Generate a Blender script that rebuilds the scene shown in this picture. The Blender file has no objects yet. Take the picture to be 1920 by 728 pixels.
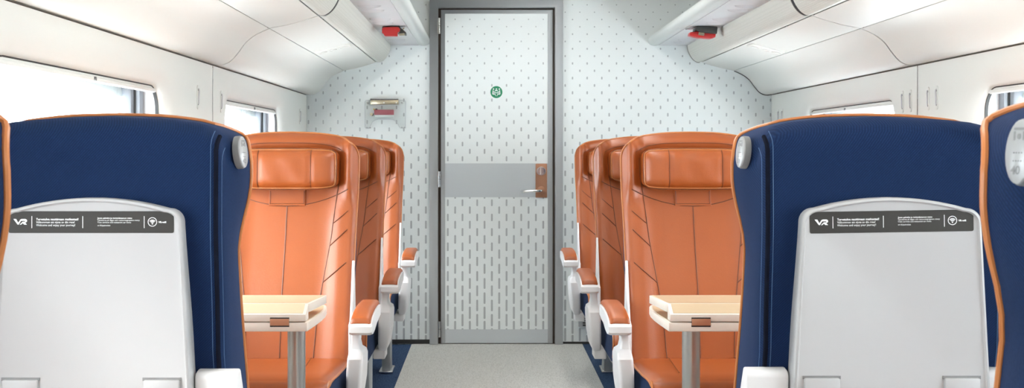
import bpy, bmesh, math, random
from mathutils import Matrix, Vector
random.seed(7)
S = bpy.context.scene
COL = S.collection
# ------------------------------------------------------------------ camera
CZ = 1.118                       # eye height
F = 2040.0                       # focal length in pixels of a 1920 wide frame
cd = bpy.data.cameras.new('camera'); cam = bpy.data.objects.new('camera', cd); COL.objects.link(cam)
cam.location = (0, 0, CZ); cam.rotation_euler = (math.pi/2, 0, 0)
cd.sensor_width = 36; cd.lens = 36*F/1920
cd.shift_x = 45/1920; cd.shift_y = -78/1920
cd.clip_start = .02
cd.dof.use_dof = True; cd.dof.focus_distance = 2.6; cd.dof.aperture_fstop = 18
S.camera = cam
# ------------------------------------------------------------------ world, sun, exposure
w = bpy.data.worlds.new('sky'); S.world = w; w.use_nodes = True
bg = w.node_tree.nodes['Background']; bg.inputs[0].default_value = (.93, .97, 1, 1); bg.inputs[1].default_value = 17.0
sd = bpy.data.lights.new('sun', 'SUN'); sd.energy = 4.0; sd.angle = math.radians(18); sd.color = (1, .95, .87)
sun = bpy.data.objects.new('sun', sd); COL.objects.link(sun)
sun.rotation_euler = Vector((.70, .60, -.44)).to_track_quat('-Z', 'Y').to_euler()
sun.location = (-4, -3, 4)
vs = S.view_settings
vs.view_transform = 'Standard'; vs.look = 'None'; vs.gamma = 1; vs.use_curve_mapping = False; vs.exposure = 0.19
FILL = 12.0                       # brightness of the unseen fill strip added under the ceiling

# ------------------------------------------------------------------ materials
def new_mat(name, color, rough=.5, metal=0, coat=0, spec=.5):
    m = bpy.data.materials.new(name); m.use_nodes = True
    b = m.node_tree.nodes['Principled BSDF']
    b.inputs['Base Color'].default_value = (*color, 1); b.inputs['Roughness'].default_value = rough
    b.inputs['Metallic'].default_value = metal; b.inputs['Coat Weight'].default_value = coat
    b.inputs['Specular IOR Level'].default_value = spec
    return m
def N(m, t, **kw):
    n = m.node_tree.nodes.new(t)
    for k, v in kw.items(): setattr(n, k, v)
    return n
def L(m, a, b): m.node_tree.links.new(a, b)
def P(m): return m.node_tree.nodes['Principled BSDF']
def noisy(m, c1, c2, scale=8, detail=4, bump=0, bscale=200, dist=.002, stretch=None):
    tc = N(m, 'ShaderNodeTexCoord'); src = tc.outputs['Object']
    if stretch:
        mp = N(m, 'ShaderNodeMapping'); mp.inputs['Scale'].default_value = stretch
        L(m, src, mp.inputs[0]); src = mp.outputs[0]
    n = N(m, 'ShaderNodeTexNoise'); n.inputs['Scale'].default_value = scale; n.inputs['Detail'].default_value = detail
    L(m, src, n.inputs['Vector'])
    mx = N(m, 'ShaderNodeMix', data_type='RGBA'); mx.inputs[6].default_value = (*c1, 1); mx.inputs[7].default_value = (*c2, 1)
    L(m, n.outputs['Fac'], mx.inputs[0]); L(m, mx.outputs[2], P(m).inputs['Base Color'])
    if bump:
        n2 = N(m, 'ShaderNodeTexNoise'); n2.inputs['Scale'].default_value = bscale; L(m, src, n2.inputs['Vector'])
        bp = N(m, 'ShaderNodeBump'); bp.inputs['Strength'].default_value = bump; bp.inputs['Distance'].default_value = dist
        L(m, n2.outputs['Fac'], bp.inputs['Height']); L(m, bp.outputs[0], P(m).inputs['Normal'])
    return m
M = {}
M['cream'] = noisy(new_mat('cream_plastic', (.8, .78, .74), .42), (.84, .84, .79), (.87, .87, .82), 1.5, 2, .05, 500, .0005)
M['white'] = noisy(new_mat('white_plastic', (.8, .8, .8), .35), (.68, .67, .675), (.72, .71, .715), 3, 2, .03, 500, .0005)
M['tray'] = noisy(new_mat('tray_plastic', (.7, .7, .7), .45), (.375, .37, .37), (.40, .395, .395), 3, 2, .05, 700, .0004)
M['housing'] = noisy(new_mat('grey_plastic', (.6, .6, .6), .45), (.58, .57, .57), (.62, .61, .61), 3, 2, .05, 700, .0004)
M['frame'] = noisy(new_mat('door_frame_grey', (.4, .4, .4), .35), (.42, .43, .44), (.45, .46, .47), 2, 2)
M['band'] = noisy(new_mat('door_band_grey', (.5, .5, .5), .4), (.56, .59, .61), (.59, .62, .64), 2, 2)
M['dark'] = noisy(new_mat('dark_gap', (.02, .02, .02), .6), (.015, .015, .015), (.03, .03, .03), 20, 2)
M['brown'] = noisy(new_mat('brown_gap', (.1, .07, .05), .6), (.07, .05, .038), (.10, .07, .05), 20, 2)
M['rubber'] = noisy(new_mat('black_rubber', (.02, .02, .02), .5), (.015, .014, .013), (.03, .028, .026), 20, 2)
M['gasket'] = noisy(new_mat('grey_gasket', (.3, .33, .36), .4), (.27, .29, .32), (.33, .35, .38), 10, 2)
M['steel'] = noisy(new_mat('steel', (.6, .6, .6), .25, 1), (.58, .58, .58), (.68, .68, .68), 30, 2)
M['chrome'] = noisy(new_mat('chrome', (.8, .8, .8), .1, 1), (.8, .8, .8), (.85, .85, .85), 30, 2)
M['brass'] = noisy(new_mat('brass', (.5, .4, .2), .3, .8), (.44, .37, .25), (.50, .43, .31), 60, 2)
M['leg'] = noisy(new_mat('leg_metal', (.3, .3, .3), .4, .5), (.34, .36, .37), (.4, .42, .43), 6, 2)
M['pole'] = noisy(new_mat('table_pole', (.4, .4, .38), .3, .7), (.42, .42, .39), (.48, .48, .45), 6, 2)
M['red'] = noisy(new_mat('red_plastic', (.6, .02, .02), .35), (.46, .008, .010), (.52, .012, .012), 20, 2)
M['pink'] = noisy(new_mat('red_case', (.5, .05, .1), .4), (.42, .035, .075), (.48, .05, .09), 30, 2)
M['black'] = noisy(new_mat('black_plastic', (.03, .03, .03), .4), (.025, .025, .024), (.045, .045, .04), 20, 2)
M['yellow'] = noisy(new_mat('yellow_plastic', (.7, .5, .05), .4), (.7, .5, .05), (.75, .55, .1), 20, 2)
M['copper'] = noisy(new_mat('copper_plate', (.35, .15, .08), .42, .35), (.40, .19, .11), (.45, .22, .13), 6, 3, stretch=(1, 1, .1))
M['label'] = noisy(new_mat('label_grey', (.1, .1, .1), .5, spec=.15), (.036, .034, .031), (.043, .041, .038), 5, 2)
M['print'] = noisy(new_mat('label_print', (.8, .8, .8), .4), (.82, .82, .82), (.86, .86, .86), 5, 2)
M['greyprint'] = noisy(new_mat('tag_print', (.2, .2, .2), .5), (.16, .16, .16), (.22, .22, .22), 40, 2)
M['tag'] = noisy(new_mat('tag_plate', (.6, .6, .6), .35, .2), (.31, .31, .31), (.36, .36, .36), 30, 2)
M['green'] = noisy(new_mat('sign_green', (0, .35, .16), .4), (0, .22, .095), (0, .25, .11), 5, 2)
M['signwhite'] = noisy(new_mat('sign_white', (.85, .9, .88), .4), (.84, .89, .87), (.88, .92, .9), 5, 2)
M['aluplate'] = noisy(new_mat('rack_plate', (.7, .7, .7), .38, .2), (.62, .62, .63), (.68, .68, .69), 4, 2)
M['racktube'] = noisy(new_mat('rack_tube', (.6, .63, .61), .3, .1), (.62, .65, .63), (.68, .71, .69), 4, 2)
M['wood'] = noisy(new_mat('table_laminate', (.7, .52, .33), .3), (.50, .37, .235), (.56, .43, .285), 3, 5, stretch=(1, 14, 6))
M['tedge'] = noisy(new_mat('table_edge', (.75, .68, .6), .35), (.66, .59, .52), (.70, .63, .56), 6, 2)
def leather():
    m = noisy(new_mat('orange_leather', (.5, .16, .05), .42, coat=.12), (.290, .062, .0095), (.350, .082, .014), 5, 5, .18, 260, .0012)
    P(m).inputs['Coat Roughness'].default_value = .38
    return m
M['leather'] = leather()
M['stitch'] = noisy(new_mat('leather_seam', (.3, .08, .02), .5), (.11, .028, .008), (.15, .04, .012), 60, 2)
M['piping'] = noisy(new_mat('leather_piping', (.5, .2, .06), .4), (.40, .13, .035), (.46, .16, .045), 20, 2)
M['zip'] = noisy(new_mat('dark_zip', (.01, .012, .02), .9, spec=.03), (.004, .005, .010), (.008, .010, .018), 60, 2)
M['bstitch'] = noisy(new_mat('blue_thread', (.05, .13, .3), .6), (.025, .07, .16), (.04, .10, .2), 60, 2)
def fabric(name, c1, c2, scale=265):
    m = new_mat(name, c1, .85, spec=.12)
    tc = N(m, 'ShaderNodeTexCoord')
    sp = N(m, 'ShaderNodeSeparateXYZ'); L(m, tc.outputs['Object'], sp.inputs[0])
    a = N(m, 'ShaderNodeMath', operation='ADD'); L(m, sp.outputs[0], a.inputs[0]); L(m, sp.outputs[1], a.inputs[1])
    cb = N(m, 'ShaderNodeCombineXYZ'); L(m, a.outputs[0], cb.inputs[0]); L(m, sp.outputs[2], cb.inputs[1])
    wv = N(m, 'ShaderNodeTexWave', wave_type='BANDS', bands_direction='DIAGONAL'); wv.inputs['Scale'].default_value = scale/2
    wv.inputs['Distortion'].default_value = 1.0; wv.inputs['Detail'].default_value = 2; L(m, cb.outputs[0], wv.inputs['Vector'])
    n = N(m, 'ShaderNodeTexNoise'); n.inputs['Scale'].default_value = 300; L(m, tc.outputs['Object'], n.inputs['Vector'])
    ad = N(m, 'ShaderNodeMath', operation='MULTIPLY'); L(m, wv.outputs['Fac'], ad.inputs[0]); L(m, n.outputs['Fac'], ad.inputs[1])
    mx = N(m, 'ShaderNodeMix', data_type='RGBA'); mx.inputs[6].default_value = (*c1, 1); mx.inputs[7].default_value = (*c2, 1)
    L(m, ad.outputs[0], mx.inputs[0]); L(m, mx.outputs[2], P(m).inputs['Base Color'])
    bp = N(m, 'ShaderNodeBump'); bp.inputs['Strength'].default_value = .3; bp.inputs['Distance'].default_value = .0008
    L(m, ad.outputs[0], bp.inputs['Height']); L(m, bp.outputs[0], P(m).inputs['Normal'])
    P(m).inputs['Sheen Weight'].default_value = .06; P(m).inputs['Sheen Roughness'].default_value = .5
    P(m).inputs['Sheen Tint'].default_value = (.3, .45, .8, 1)
    return m
M['blue'] = fabric('blue_fabric', (.0036, .0115, .042), (.0095, .0285, .088))
def carpet(name, c1, c2, sc):
    m = new_mat(name, c1, .95, spec=.1)
    tc = N(m, 'ShaderNodeTexCoord')
    mp = N(m, 'ShaderNodeMapping'); mp.inputs['Scale'].default_value = (1, .6, 1); L(m, tc.outputs['Object'], mp.inputs[0])
    v = N(m, 'ShaderNodeTexVoronoi'); v.inputs['Scale'].default_value = sc; L(m, mp.outputs[0], v.inputs['Vector'])
    n = N(m, 'ShaderNodeTexNoise'); n.inputs['Scale'].default_value = 180; n.inputs['Detail'].default_value = 3; L(m, tc.outputs['Object'], n.inputs['Vector'])
    ad = N(m, 'ShaderNodeMath', operation='ADD'); L(m, v.outputs['Distance'], ad.inputs[0]); L(m, n.outputs['Fac'], ad.inputs[1])
    mr = N(m, 'ShaderNodeMapRange'); mr.inputs[1].default_value = .4; mr.inputs[2].default_value = 1.3; L(m, ad.outputs[0], mr.inputs[0])
    mx = N(m, 'ShaderNodeMix', data_type='RGBA'); mx.inputs[6].default_value = (*c2, 1); mx.inputs[7].default_value = (*c1, 1)
    L(m, mr.outputs[0], mx.inputs[0]); L(m, mx.outputs[2], P(m).inputs['Base Color'])
    bp = N(m, 'ShaderNodeBump'); bp.inputs['Strength'].default_value = .5; bp.inputs['Distance'].default_value = .004
    L(m, v.outputs['Distance'], bp.inputs['Height']); L(m, bp.outputs[0], P(m).inputs['Normal'])
    return m
M['carpet'] = carpet('grey_carpet', (.57, .56, .53), (.80, .79, .76), 160)
M['bluecarpet'] = carpet('blue_carpet', (.03, .055, .12), (.075, .125, .24), 160)
def dashes():
    """white laminate printed with short silver dashes that get longer towards the floor"""
    m = new_mat('dash_laminate', (.8, .84, .84), .38)
    tc = N(m, 'ShaderNodeTexCoord'); sp = N(m, 'ShaderNodeSeparateXYZ'); L(m, tc.outputs['Object'], sp.inputs[0])
    def mth(op, a, b=None):
        n = N(m, 'ShaderNodeMath', operation=op)
        for i, q in enumerate((a, b)):
            if q is None: continue
            if isinstance(q, (int, float)): n.inputs[i].default_value = q
            else: L(m, q, n.inputs[i])
        return n.outputs[0]
    hp = .04283; vp = .08566
    gx = mth('ADD', mth('DIVIDE', mth('ADD', sp.outputs[0], .1916), hp), 200.5)
    fx = mth('SUBTRACT', mth('FRACT', gx), .5)
    par = mth('MODULO', mth('FLOOR', gx), 2)
    gz = mth('ADD', mth('DIVIDE', mth('SUBTRACT', sp.outputs[2], 1.895), vp), mth('ADD', mth('MULTIPLY', par, .5), 100.5))
    fz = mth('MULTIPLY', mth('ABSOLUTE', mth('SUBTRACT', mth('FRACT', gz), .5)), vp)
    zc = mth('ADD', mth('MULTIPLY', mth('SUBTRACT', mth('FLOOR', gz), 100), vp), 1.895)
    tz_ = mth('SUBTRACT', 1.9, zc)
    ln = mth('ADD', mth('ADD', mth('MULTIPLY', tz_, .0085), mth('MULTIPLY', mth('MULTIPLY', tz_, tz_), .0052)), .005)   # half length
    dz = mth('MAXIMUM', mth('SUBTRACT', fz, mth('SUBTRACT', ln, .0045)), 0)
    dx = mth('MULTIPLY', fx, hp)
    r = mth('SQRT', mth('ADD', mth('MULTIPLY', dx, dx), mth('MULTIPLY', dz, dz)))
    mask = mth('LESS_THAN', r, mth('ADD', mth('MULTIPLY', mth('SUBTRACT', 1.9, zc), .0012), .0036))
    n = N(m, 'ShaderNodeTexNoise'); n.inputs['Scale'].default_value = 2; L(m, tc.outputs['Object'], n.inputs['Vector'])
    base = N(m, 'ShaderNodeMix', data_type='RGBA'); base.inputs[6].default_value = (.83, .87, .865, 1); base.inputs[7].default_value = (.86, .895, .89, 1)
    L(m, n.outputs['Fac'], base.inputs[0])
    mx = N(m, 'ShaderNodeMix', data_type='RGBA'); mx.inputs[7].default_value = (.46, .48, .49, 1)
    L(m, mask, mx.inputs[0]); L(m, base.outputs[2], mx.inputs[6]); L(m, mx.outputs[2], P(m).inputs['Base Color'])
    L(m, mth('MULTIPLY', mask, .2), P(m).inputs['Metallic'])
    L(m, mth('SUBTRACT', .38, mth('MULTIPLY', mask, .1)), P(m).inputs['Roughness'])
    return m
M['dash'] = dashes()
def perforated():
    m = noisy(new_mat('perforated_cover', (.7, .68, .64), .45), (.74, .735, .67), (.80, .795, .73), 6, 3, stretch=(1, .2, 1))
    tc = N(m, 'ShaderNodeTexCoord'); mp = N(m, 'ShaderNodeMapping'); mp.inputs['Scale'].default_value = (1, .35, 1); L(m, tc.outputs['Object'], mp.inputs[0])
    v = N(m, 'ShaderNodeTexVoronoi', feature='F1'); v.inputs['Scale'].default_value = 190; v.inputs['Randomness'].default_value = .15
    L(m, mp.outputs[0], v.inputs['Vector'])
    old = P(m).inputs['Base Color'].links[0].from_socket
    mr = N(m, 'ShaderNodeMapRange'); mr.inputs[1].default_value = .25; mr.inputs[2].default_value = .55; mr.inputs[3].default_value = 0; mr.inputs[4].default_value = .22; L(m, v.outputs['Distance'], mr.inputs[0])
    mx = N(m, 'ShaderNodeMix', data_type='RGBA'); mx.inputs[7].default_value = (.40, .39, .34, 1); L(m, mr.outputs[0], mx.inputs[0]); L(m, old, mx.inputs[6]); L(m, mx.outputs[2], P(m).inputs['Base Color'])
    bp = N(m, 'ShaderNodeBump'); bp.inputs['Strength'].default_value = .35; bp.inputs['Distance'].default_value = .002
    L(m, v.outputs['Distance'], bp.inputs['Height']); L(m, bp.outputs[0], P(m).inputs['Normal'])
    return m
M['perf'] = perforated()
def glass(name, tint=(.96, .99, 1), refl=.06):
    m = bpy.data.materials.new(name); m.use_nodes = True; nt = m.node_tree; nt.nodes.clear()
    o = nt.nodes.new('ShaderNodeOutputMaterial'); t = nt.nodes.new('ShaderNodeBsdfTransparent'); t.inputs[0].default_value = (*tint, 1)
    g = nt.nodes.new('ShaderNodeBsdfGlossy'); g.inputs['Roughness'].default_value = .02
    mx = nt.nodes.new('ShaderNodeMixShader'); f = nt.nodes.new('ShaderNodeLayerWeight'); f.inputs[0].default_value = .3
    ml = nt.nodes.new('ShaderNodeMath'); ml.operation = 'MULTIPLY_ADD'; ml.inputs[1].default_value = .4; ml.inputs[2].default_value = refl
    nt.links.new(f.outputs['Fresnel'], ml.inputs[0]); nt.links.new(ml.outputs[0], mx.inputs[0])
    nt.links.new(t.outputs[0], mx.inputs[1]); nt.links.new(g.outputs[0], mx.inputs[2]); nt.links.new(mx.outputs[0], o.inputs[0])
    return m
M['glass'] = glass('window_glass'); M['acrylic'] = glass('clear_acrylic', (.95, .96, .96), .05)
def emissive(name, col, st):
    m = new_mat(name, col); P(m).inputs['Emission Color'].default_value = (*col, 1); P(m).inputs['Emission Strength'].default_value = st; return m
M['fill_lamp'] = emissive('ceiling_fill_diffuser', (1, .97, .92), FILL)

# ------------------------------------------------------------------ helpers
class MB:
    def __init__(s): s.v = []; s.f = []
    def add(s, vs, fs):
        o = len(s.v); s.v += [tuple(p) for p in vs]; s.f += [tuple(i+o for i in f) for f in fs]; return s
    def box(s, x0, x1, y0, y1, z0, z1):
        return s.add([(x, y, z) for x in (x0, x1) for y in (y0, y1) for z in (z0, z1)],
                     [(0, 1, 3, 2), (4, 6, 7, 5), (0, 4, 5, 1), (2, 3, 7, 6), (0, 2, 6, 4), (1, 5, 7, 3)])
    def tube(s, pts, r, n=6, closed=False, caps=True):
        pts = [Vector(p) for p in pts]; k = len(pts); vs = []; up = None
        for i, p in enumerate(pts):
            if closed: t = pts[(i+1) % k]-pts[i-1]
            else: t = pts[min(i+1, k-1)]-pts[max(i-1, 0)]
            t.normalize()
            if up is None:
                up = Vector((0, 0, 1)) if abs(t.z) < .9 else Vector((1, 0, 0))
            a = up-t*up.dot(t)
            if a.length < 1e-4: a = t.orthogonal()
            a.normalize(); b = t.cross(a); up = a
            rr = r[i] if isinstance(r, (list, tuple)) else r
            for j in range(n):
                an = 2*math.pi*j/n; vs.append(p+a*math.cos(an)*rr+b*math.sin(an)*rr)
        fs = []
        for i in range(k if closed else k-1):
            for j in range(n):
                i2 = (i+1) % k; fs.append((i*n+j, i*n+(j+1) % n, i2*n+(j+1) % n, i2*n+j))
        if not closed and caps: fs += [tuple(range(n))[::-1], tuple((k-1)*n+j for j in range(n))]
        return s.add(vs, fs)
    def prism(s, pts, ax, a, b):
        """closed 2-D outline extruded along axis ax from a to b"""
        def p3(p, q):
            return {'x': (q, p[0], p[1]), 'y': (p[0], q, p[1]), 'z': (p[0], p[1], q)}[ax]
        n = len(pts)
        vs = [p3(p, a) for p in pts]+[p3(p, b) for p in pts]
        fs = [tuple(range(n))[::-1], tuple(range(n, 2*n))]+[(i, (i+1) % n, n+(i+1) % n, n+i) for i in range(n)]
        return s.add(vs, fs)
    def loft(s, rings, caps=True, closed=True):
        n = len(rings[0]); vs = [p for r in rings for p in r]; fs = []
        for i in range(len(rings)-1):
            for j in range(n if closed else n-1):
                fs.append((i*n+j, i*n+(j+1) % n, (i+1)*n+(j+1) % n, (i+1)*n+j))
        if caps: fs += [tuple(range(n))[::-1], tuple((len(rings)-1)*n+j for j in range(n))]
        return s.add(vs, fs)
    def grid(s, rows):
        m = len(rows[0]); vs = [p for r in rows for p in r]
        return s.add(vs, [(i*m+j, i*m+j+1, (i+1)*m+j+1, (i+1)*m+j) for i in range(len(rows)-1) for j in range(m-1)])
    def xf(s, mat): s.v = [tuple(mat @ Vector(p)) for p in s.v]; return s
    def mirror(s): s.v = [(-p[0], p[1], p[2]) for p in s.v]; s.f = [f[::-1] for f in s.f]; return s
    def build(s, name, mat, parent=None, smooth=True, bevel=0, angle=40, segs=2, solid=0):
        me = bpy.data.meshes.new(name); me.from_pydata(s.v, [], s.f)
        bm = bmesh.new(); bm.from_mesh(me)
        bmesh.ops.remove_doubles(bm, verts=bm.verts, dist=1e-5)
        bmesh.ops.recalc_face_normals(bm, faces=bm.faces)
        if bevel:
            es = [e for e in bm.edges if len(e.link_faces) == 2 and e.calc_face_angle(0) > math.radians(30)]
            bmesh.ops.bevel(bm, geom=es, offset=bevel, segments=segs, profile=.5, affect='EDGES', clamp_overlap=True)
        bm.to_mesh(me); bm.free()
        if smooth:
            me.polygons.foreach_set('use_smooth', [True]*len(me.polygons)); me.set_sharp_from_angle(angle=math.radians(angle))
        me.materials.append(M[mat] if isinstance(mat, str) else mat)
        o = bpy.data.objects.new(name, me); COL.objects.link(o)
        if parent: o.parent = parent
        if solid:
            md = o.modifiers.new('thickness', 'SOLIDIFY'); md.thickness = solid; md.offset = 0
        return o
def tag(o, label, cat, group=None, kind=None):
    o['label'] = label; o['category'] = cat
    if group: o['group'] = group
    if kind: o['kind'] = kind
    return o
def empty(name, loc=(0, 0, 0), rz=0):
    o = bpy.data.objects.new(name, None); o.empty_display_size = .1; COL.objects.link(o); o.location = loc; o.rotation_euler = (0, 0, rz); return o
def copy_tree(o, parent=None):
    c = o.copy(); COL.objects.link(c); c.parent = parent
    for ch in [x for x in bpy.data.objects if x.parent == o]: copy_tree(ch, c)
    return c
def lerp_tab(tab, x):
    if x <= tab[0][0]: return tab[0][1]
    for (a, p), (b, q) in zip(tab, tab[1:]):
        if x <= b:
            t = (x-a)/(b-a); return p+(q-p)*t
    return tab[-1][1]
def smooth_tab(tab, x):
    if x <= tab[0][0]: return tab[0][1]
    for (a, p), (b, q) in zip(tab, tab[1:]):
        if x <= b:
            t = (x-a)/(b-a); t = t*t*(3-2*t); return p+(q-p)*t
    return tab[-1][1]
def sst(a, b, x):
    t = max(0, min(1, (x-a)/(b-a))); return t*t*(3-2*t)
def rrect(w, h, r, n=6, cx=0, cy=0):
    """rounded rectangle outline, counter-clockwise"""
    pts = []
    for sx, sy, a0 in ((1, 1, 0), (-1, 1, 90), (-1, -1, 180), (1, -1, 270)):
        for k in range(n+1):
            a = math.radians(a0+90*k/n); pts.append((cx+sx*(w/2-r)+r*math.cos(a), cy+sy*(h/2-r)+r*math.sin(a)))
    return pts
def circle(r, n=24, cx=0, cy=0, sy=1): return [(cx+r*math.cos(2*math.pi*k/n), cy+sy*r*math.sin(2*math.pi*k/n)) for k in range(n)]
def catmull(pts, n=6):
    out = []; P_ = [Vector(p) for p in pts]
    for i in range(len(P_)-1):
        p0 = P_[max(i-1, 0)]; p1 = P_[i]; p2 = P_[i+1]; p3 = P_[min(i+2, len(P_)-1)]
        for k in range(n):
            t = k/n
            out.append(.5*((2*p1)+(p2-p0)*t+(2*p0-5*p1+4*p2-p3)*t*t+(3*p1-p0-3*p2+p3)*t**3))
    out.append(P_[-1]); return [tuple(p) for p in out]
def text_mesh(txt, size, bold=0):
    cu = bpy.data.curves.new('t', 'FONT'); cu.body = txt; cu.size = size; cu.offset = bold; cu.resolution_u = 2
    ob = bpy.data.objects.new('t', cu); COL.objects.link(ob)
    dg = bpy.context.evaluated_depsgraph_get(); dg.update()
    me = bpy.data.meshes.new_from_object(ob.evaluated_get(dg))
    vs = [tuple(v.co) for v in me.vertices]; fs = [tuple(p.vertices) for p in me.polygons]
    bpy.data.objects.remove(ob); bpy.data.curves.remove(cu); bpy.data.meshes.remove(me)
    return vs, fs
def text_fit(txt, x, y, width, height, bold=0):
    """text scaled to a width and a cap height with its left end at x, y = baseline"""
    vs, fs = text_mesh(txt, 1.0, bold)
    x0 = min(v[0] for v in vs); x1 = max(v[0] for v in vs)
    sx = width/(x1-x0); sy = height/.70
    return [(x+(v[0]-x0)*sx, y+v[1]*sy, 0) for v in vs], fs

# ------------------------------------------------------------------ the carriage shell
YW = 6.355                       # end wall with the door
YN = -3.2                        # end of the carriage behind the viewer
XC = .297                        # carriage centre line
XL, XR = -1.06, 1.654            # inner wall faces
def WX(px): return (px-915)/321
def WZ(py): return CZ+(286-py)/321
# floor
o = MB().box(XL-.3, XR+.3, YN-.1, YW+.1, -.06, -.004).build('floor', 'bluecarpet'); tag(o, 'dark blue carpet floor under the seats', 'floor', kind='structure')
MB().box(-.445, .55, YN, YW, -.01, .0).build('aisle_carpet', 'carpet', o)['label'] = 'pale grey woven aisle carpet'
# end wall
def wall_piece(name, x0, x1, z0, z1, label):
    return tag(MB().box(x0, x1, YW, YW+.06, z0-.03, z1).build(name, 'dash', smooth=False), label, 'wall', kind='structure')
fx0, fx1, fz1 = WX(806), WX(1055), WZ(1)
wl = wall_piece('wall_back', XL-.3, fx0+.01, 0, 2.4, 'white end wall with silver dashes on the acrylic case side of the door')
MB().box(fx1-.01, XR+.3, YW, YW+.06, 0, 2.4).build('wall_panel', 'dash', wl, smooth=False)
MB().box(fx0, fx1, YW, YW+.06, fz1-.01, 2.4).build('wall_panel', 'dash', wl, smooth=False)
MB().box(XL, fx0, YW-.006, YW+.01, 0, .025).build('skirting_gap', 'dark', wl, smooth=False)
MB().box(fx1, XR, YW-.006, YW+.01, 0, .012).build('skirting_gap', 'dark', wl, smooth=False)
tag(MB().box(XL-.3, XR+.3, YN-.06, YN, 0, 2.4).build('wall_front', 'cream', smooth=False), 'plain pale wall closing the carriage behind the viewer', 'wall', kind='structure')
# door
door = empty('door_1', ((fx0+fx1)/2, YW, 0)); tag(door, 'white dash-patterned carriage door in a grey metal frame', 'door', kind='structure')
def dpart(mb, name, mat, parent=door, **kw):
    if parent is door: mb.xf(Matrix.Translation(-door.location))
    else: mb.xf(Matrix.Translation(-door.location))
    return mb.build(name, mat, parent, **kw)
ix0, ix1, iz1 = WX(821.5), WX(1040), WZ(15)
lx0, lx1, lz1 = WX(827), WX(1036), WZ(19)
def frame_mb(x0, x1, z1, X0, X1, Z1, y0, y1, zb=0):
    """a mitred three-sided frame: outer X0..X1 up to Z1, inner x0..x1 up to z1"""
    mb = MB()
    mb.prism([(X0, zb), (x0, zb), (x0, z1), (X0, Z1)], 'y', y0, y1)
    mb.prism([(X0, Z1), (x0, z1), (x1, z1), (X1, Z1)], 'y', y0, y1)
    mb.prism([(x1, zb), (X1, zb), (X1, Z1), (x1, z1)], 'y', y0, y1)
    return mb
dpart(frame_mb(ix0, ix1, iz1, fx0, fx1, fz1, YW-.03, YW+.06), 'door_frame', 'frame', bevel=.002, smooth=True)
dpart(MB().box(ix0-.005, ix1+.005, YW+.02, YW+.03, -.03, iz1+.005), 'shadow_gap', 'brown', smooth=False)
leaf = dpart(MB().box(lx0, lx1, YW-.004, YW+.02, WZ(643.5), lz1), 'door_leaf', 'band', smooth=False)
px0, px1, pz1 = WX(834.5), WX(1027), WZ(26)
dpart(frame_mb(px0, px1, pz1, lx0, lx1, lz1, YW-.012, YW, WZ(643.5)), 'leaf_edging', 'frame', bevel=.001)
def dash_panel(z0, z1):
    o = MB().box(px0, px1, YW-.008, YW-.002, z0, z1).build('patterned_panel', 'dash', None, smooth=False)
    # keep the dash grid in world phase: geometry stays in world coordinates, the parent offset is undone
    o.parent = door; o.matrix_parent_inverse = Matrix.Translation(-door.location); return o
dash_panel(WZ(306.5), pz1); dash_panel(WZ(617.5), WZ(370))
dpart(MB().box(px0, px1, YW-.009, YW-.002, WZ(370), WZ(306.5)), 'centre_band', 'band', smooth=False)
dpart(MB().box(px0, px1, YW-.009, YW-.002, WZ(643), WZ(617.5)), 'kick_band', 'band', smooth=False)
for py in (50, 336, 616):
    h = MB()
    z = WZ(py)
    for a, b in ((z+.001, z+.046), (z-.046, z-.001)): h.tube([(WX(824), YW-.034, a), (WX(824), YW-.034, b)], .0075, 10)
    h.box(WX(820.5), WX(824), YW-.031, YW-.02, z-.046, z+.046)
    dpart(h, 'hinge', 'steel')
plate = dpart(MB().prism(rrect(WX(1025.5)-WX(1004), WZ(307)-WZ(370.5), .004, 3, (WX(1025.5)+WX(1004))/2, (WZ(307)+WZ(370.5))/2), 'y', YW-.016, YW-.006), 'lock_plate', 'copper', bevel=.001)
cx, cz = WX(1014.5), WZ(321)
k = MB(); k.loft([[(cx+r*math.cos(a*math.pi/12), y, cz+r*math.sin(a*math.pi/12)) for a in range(24)] for y, r in ((YW-.014, .027), (YW-.03, .027), (YW-.034, .024), (YW-.034, .018), (YW-.03, .017))])
k.box(cx-.004, cx+.004, YW-.05, YW-.028, cz-.018, cz+.018)
dpart(k, 'lock_cylinder', 'chrome', plate)
cx, cz = WX(1014.5), WZ(357)
k = MB(); k.loft([[(cx+r*math.cos(a*math.pi/12), y, cz+r*math.sin(a*math.pi/12)) for a in range(24)] for y, r in ((YW-.014, .024), (YW-.02, .024), (YW-.022, .021))])
dpart(k, 'handle_rose', 'copper', plate)
k = MB().tube(catmull([(cx, YW-.016, cz), (cx, YW-.045, cz), (cx-.006, YW-.06, cz), (cx-.03, YW-.064, cz-.001), (WX(980), YW-.064, cz-.004), (WX(979), YW-.05, cz-.004)], 6), .0075, 10)
dpart(k, 'door_handle', 'chrome', plate)
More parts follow.
